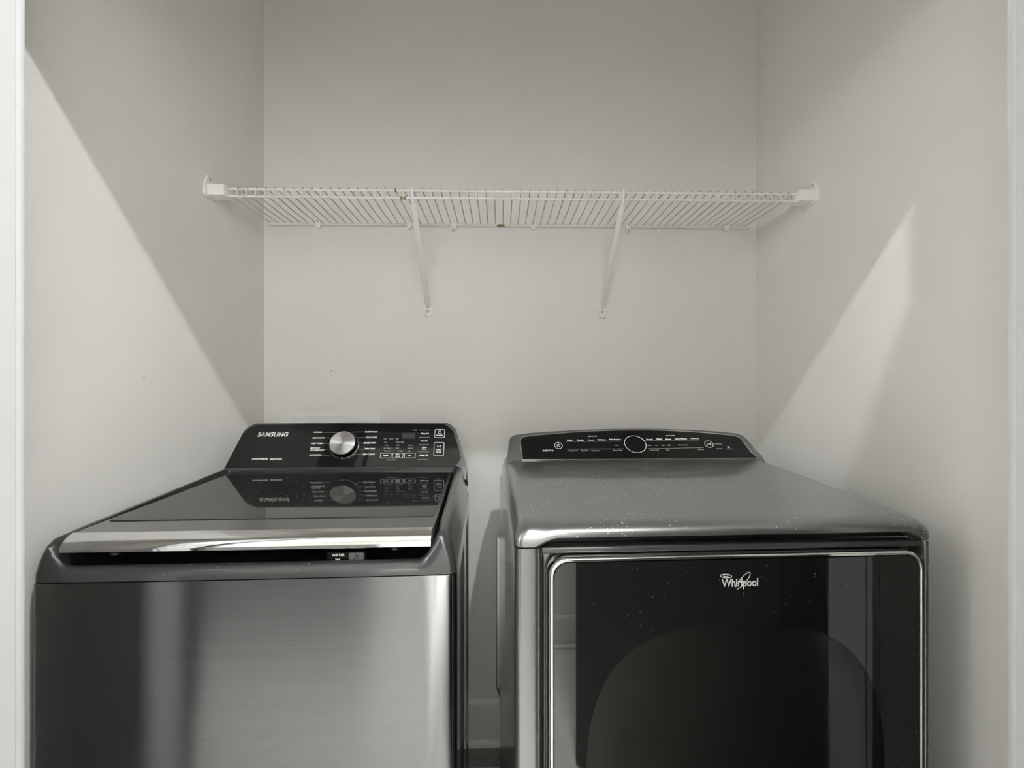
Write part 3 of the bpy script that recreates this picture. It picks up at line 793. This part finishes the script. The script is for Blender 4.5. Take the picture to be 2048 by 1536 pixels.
# ================================================================== WIRE SHELF
shelf = thing('wire_shelf', (0.0, 0.0, 1.775), 0.0, 'white vinyl-coated wire shelf above the two laundry machines', 'shelf')
SZ = 1.775; FY = -0.303
SX0, SX1 = -0.782, 0.864
tube('back_rail', [(SX0, -0.0105, 0.0045), (SX1, -0.0105, 0.0065)], 0.0033, M['white_vinyl'], shelf, 10)
tube('front_rail', [(SX0, FY, -0.004), (SX1, FY, -0.002)], 0.0031, M['white_vinyl'], shelf, 10)
tube('front_rail', [(SX0, FY - 0.001, -0.0245), (SX1, FY - 0.001, -0.0225)], 0.0031, M['white_vinyl'], shelf, 10)
V, F = tube_data([(0, -0.006, 0.0085), (0, -0.15, 0.004), (0, FY - 0.002, 0.0012), (0, FY - 0.0052, -0.0008), (0, FY - 0.0058, -0.005)], 0.0018, 6)
V2, F2 = tube_data([(0, FY - 0.0058, -0.003), (0, FY - 0.0062, -0.027)], 0.0020, 6)
wm = bpy.data.meshes.new('deck_wire'); wm.from_pydata([tuple(v) for v in V], [], F); wm.polygons.foreach_set('use_smooth', [True] * len(wm.polygons)); wm.materials.append(M['wire'])
um = bpy.data.meshes.new('front_wire'); um.from_pydata([tuple(v) for v in V2], [], F2); um.polygons.foreach_set('use_smooth', [True] * len(um.polygons)); um.materials.append(M['white_vinyl'])
k = 0
while True:
    x = -0.7785 + 0.0254 * k
    if x > SX1 - 0.002: break
    dzz = 0.002 * k / 64
    o = bpy.data.objects.new('deck_wire', wm); COL.objects.link(o); o.parent = shelf; o.location = (x, 0, dzz)
    o = bpy.data.objects.new('front_wire', um); COL.objects.link(o); o.parent = shelf; o.location = (x, 0, dzz)
    k += 1
tube('rust_spot', [(-0.012, -0.0105, 0.0055), (-0.002, -0.0105, 0.0055), (0.014, -0.0105, 0.0055)], [0.0034, 0.0042, 0.0034], M['rust'], shelf, 10)
tube('rust_spot', [(-0.279, FY - 0.001, -0.0240), (-0.264, FY - 0.001, -0.0240)], 0.0040, M['rust'], shelf, 10)
tube('rust_spot', [(-0.298, FY, -0.0035), (-0.290, FY, -0.0035)], 0.0039, M['rust'], shelf, 10)

def end_bracket(x, sgn, label):
    t = thing('shelf_end_bracket', (x, FY, SZ), 0.0, label, 'bracket', 'shelf end brackets')
    zc = 0.001 if sgn > 0 else 0.002
    # wall plate with an ear for the screw
    pl = round_poly([(-0.030, -0.034), (0.034, -0.030), (0.030, 0.004), (0.004, 0.012), (-0.002, 0.026), (-0.018, 0.026), (-0.022, 0.010), (-0.030, 0.002)], 0.006, 4)
    prism('wall_plate', pl, lambda a, b, d: (d * sgn, a, b + zc), 0.0003, 0.0055, M['white_plastic'], t, 0.001, 1)
    bm = bmesh.new(); x0, x1 = sorted((0.004 * sgn, 0.050 * sgn))
    bm_box(bm, x0, x1, -0.020, 0.022, -0.029 + zc, 0.0025 + zc, 0.003, 2); bm_obj('rail_socket', bm, M['white_plastic'], t)
    tube('screw', [(0.005 * sgn, -0.009, 0.018 + zc), (0.0075 * sgn, -0.009, 0.018 + zc), (0.009 * sgn, -0.009, 0.018 + zc)], [0.005, 0.0045, 0.002], M['screw'], t, 12)
end_bracket(XL, 1, 'white plastic end bracket holding the shelf on the wall beside the washing machine')
end_bracket(XR, -1, 'white plastic end bracket holding the shelf on the wall beside the dryer')

def brace(xb, xt, label):
    t = thing('shelf_support_brace', (xb, 0.0, 1.468), 0.0, label, 'shelf brace', 'diagonal shelf braces')
    dx = xt - xb
    pts = [(dx, FY + 0.002, 0.2745), (dx * 0.97, FY + 0.014, 0.2645), (0, -0.018, 0.040), (0, -0.0085, 0.030)]
    # flattened channel pole
    V = []; 
    for (px, py, pz), wx, wn_ in zip(pts, (0.005, 0.0085, 0.0085, 0.0060), (0.003, 0.0045, 0.0045, 0.0025)):
        for k in range(12):
            a = 2 * pi * k / 12; V.append((px + wx * cos(a), py + wn_ * sin(a) * 0.65, pz + wn_ * sin(a) * 0.76))
    F = [(i * 12 + k, i * 12 + (k + 1) % 12, (i + 1) * 12 + (k + 1) % 12, (i + 1) * 12 + k) for i in range(3) for k in range(12)] + [tuple(range(12)), tuple(36 + k for k in range(12))]
    mesh('pole', V, F, M['white_vinyl'], t)
    tube('rail_hook', [(dx, FY + 0.004, 0.270), (dx, FY - 0.008, 0.278), (dx, FY - 0.0098, 0.300), (dx, FY - 0.006, 0.3085), (dx, FY + 0.004, 0.3085)], 0.0035, M['white_vinyl'], t, 8)
    prism('wall_plate', round_poly([(-0.0115, 0.0), (0.0115, 0.0), (0.0125, 0.030), (0.0085, 0.043), (-0.0085, 0.043), (-0.0125, 0.030)], 0.003, 3), FRONT, -0.0085, -0.0003, M['white_vinyl'], t, 0.002, 2)
    tube('screw', [(0, -0.0085, 0.019), (0, -0.011, 0.019), (0, -0.0125, 0.019)], [0.0052, 0.0047, 0.002], M['screw'], t, 14)
brace(-0.2469, -0.2450, 'diagonal white shelf brace over the washing machine')
brace(0.3521, 0.3460, 'diagonal white shelf brace over the dryer')

def clip(x, dz, up, label):
    t = thing('shelf_wall_clip', (x, 0.0, SZ + dz), 0.0, label, 'shelf clip', 'wall clips along the back rail')
    s = 1 if up else -1
    prism('clip_body', round_poly([(-0.0065, -0.012), (0.0065, -0.012), (0.009, 0.0), (0.0065, 0.014), (-0.0065, 0.014), (-0.009, 0.0)], 0.005, 4), lambda a, b, d: (a, d, b * s), -0.0152, -0.0003, M['white_plastic'], t, 0.002, 2)
    tube('screw', [(0, -0.0152, 0.010 * s), (0, -0.0175, 0.010 * s), (0, -0.0185, 0.010 * s)], [0.0040, 0.0036, 0.0015], M['screw'], t, 12)
clip(-0.618, 0.003, True, 'small wall clip on the back rail, nearest the end bracket beside the washer')
clip(-0.310, 0.004, True, 'small wall clip just behind the top of the brace over the washer')
clip(-0.160, 0.001, False, 'small wall clip with its screw below the back rail, beside the brace over the washer')
clip(0.112, 0.005, True, 'small wall clip between the rust spot and the brace over the dryer')
clip(0.440, 0.001, False, 'small wall clip with its screw below the back rail, beside the brace over the dryer')
clip(0.784, 0.006, True, 'small wall clip on the back rail, nearest the end bracket beside the dryer')

# ================================================================== SERVICES BEHIND THE MACHINES
ob_ = thing('washer_outlet_box', (-0.5775, 0.0, 0.90), 0.0, 'white recessed utility box plate showing above the washer console', 'outlet box')
w2, h2 = 0.1703, 0.2315
bm = bmesh.new()
bm_box(bm, -w2, w2, -0.009, -0.0003, h2 - 0.035, h2, 0.0015, 1); bm_box(bm, -w2, w2, -0.009, -0.0003, 0.0, 0.035, 0.0015, 1)
bm_box(bm, -w2, -w2 + 0.035, -0.009, -0.0003, 0.035, h2 - 0.035, 0.0015, 1); bm_box(bm, w2 - 0.035, w2, -0.009, -0.0003, 0.035, h2 - 0.035, 0.0015, 1)
bm_obj('face_frame', bm, M['white_plastic'], ob_)
box('back_plate', -w2 + 0.03, w2 - 0.03, -0.003, -0.0004, 0.03, h2 - 0.03, M['trim2'], ob_)
for u in (-0.07, 0.07):
    v_ = tube('valve', [(u, -0.003, 0.12), (u, -0.03, 0.12), (u, -0.032, 0.12), (u, -0.045, 0.12)], [0.012, 0.012, 0.018, 0.018], M['screw'], ob_, 14)

duct = thing('vent_duct', (0.0, 0.0, 0.0), 0.0, 'flat galvanised vent duct with foil hose behind the dryer', 'vent duct')
box('duct_box', -0.0125, 0.34, -0.072, -0.026, 0.2335, 0.7315, M['duct'], duct, 0.002, 1)
rings = []
for i in range(26):
    z = 0.2335 - 0.0045 * i; rr = 1.0 + (0.05 if i % 2 else -0.02)
    rings.append([(0.047 + (0.060 - 0.0012 * i) * rr * cos(a) * (1 + 0.03 * sin(5 * a + i)), -0.052 + 0.022 * rr * sin(a), z + 0.002 * sin(3 * a + i * 1.7)) for a in [2 * pi * k / 28 for k in range(28)]])
loft('foil_hose', rings, M['foil'], duct, True, True, angle=20)
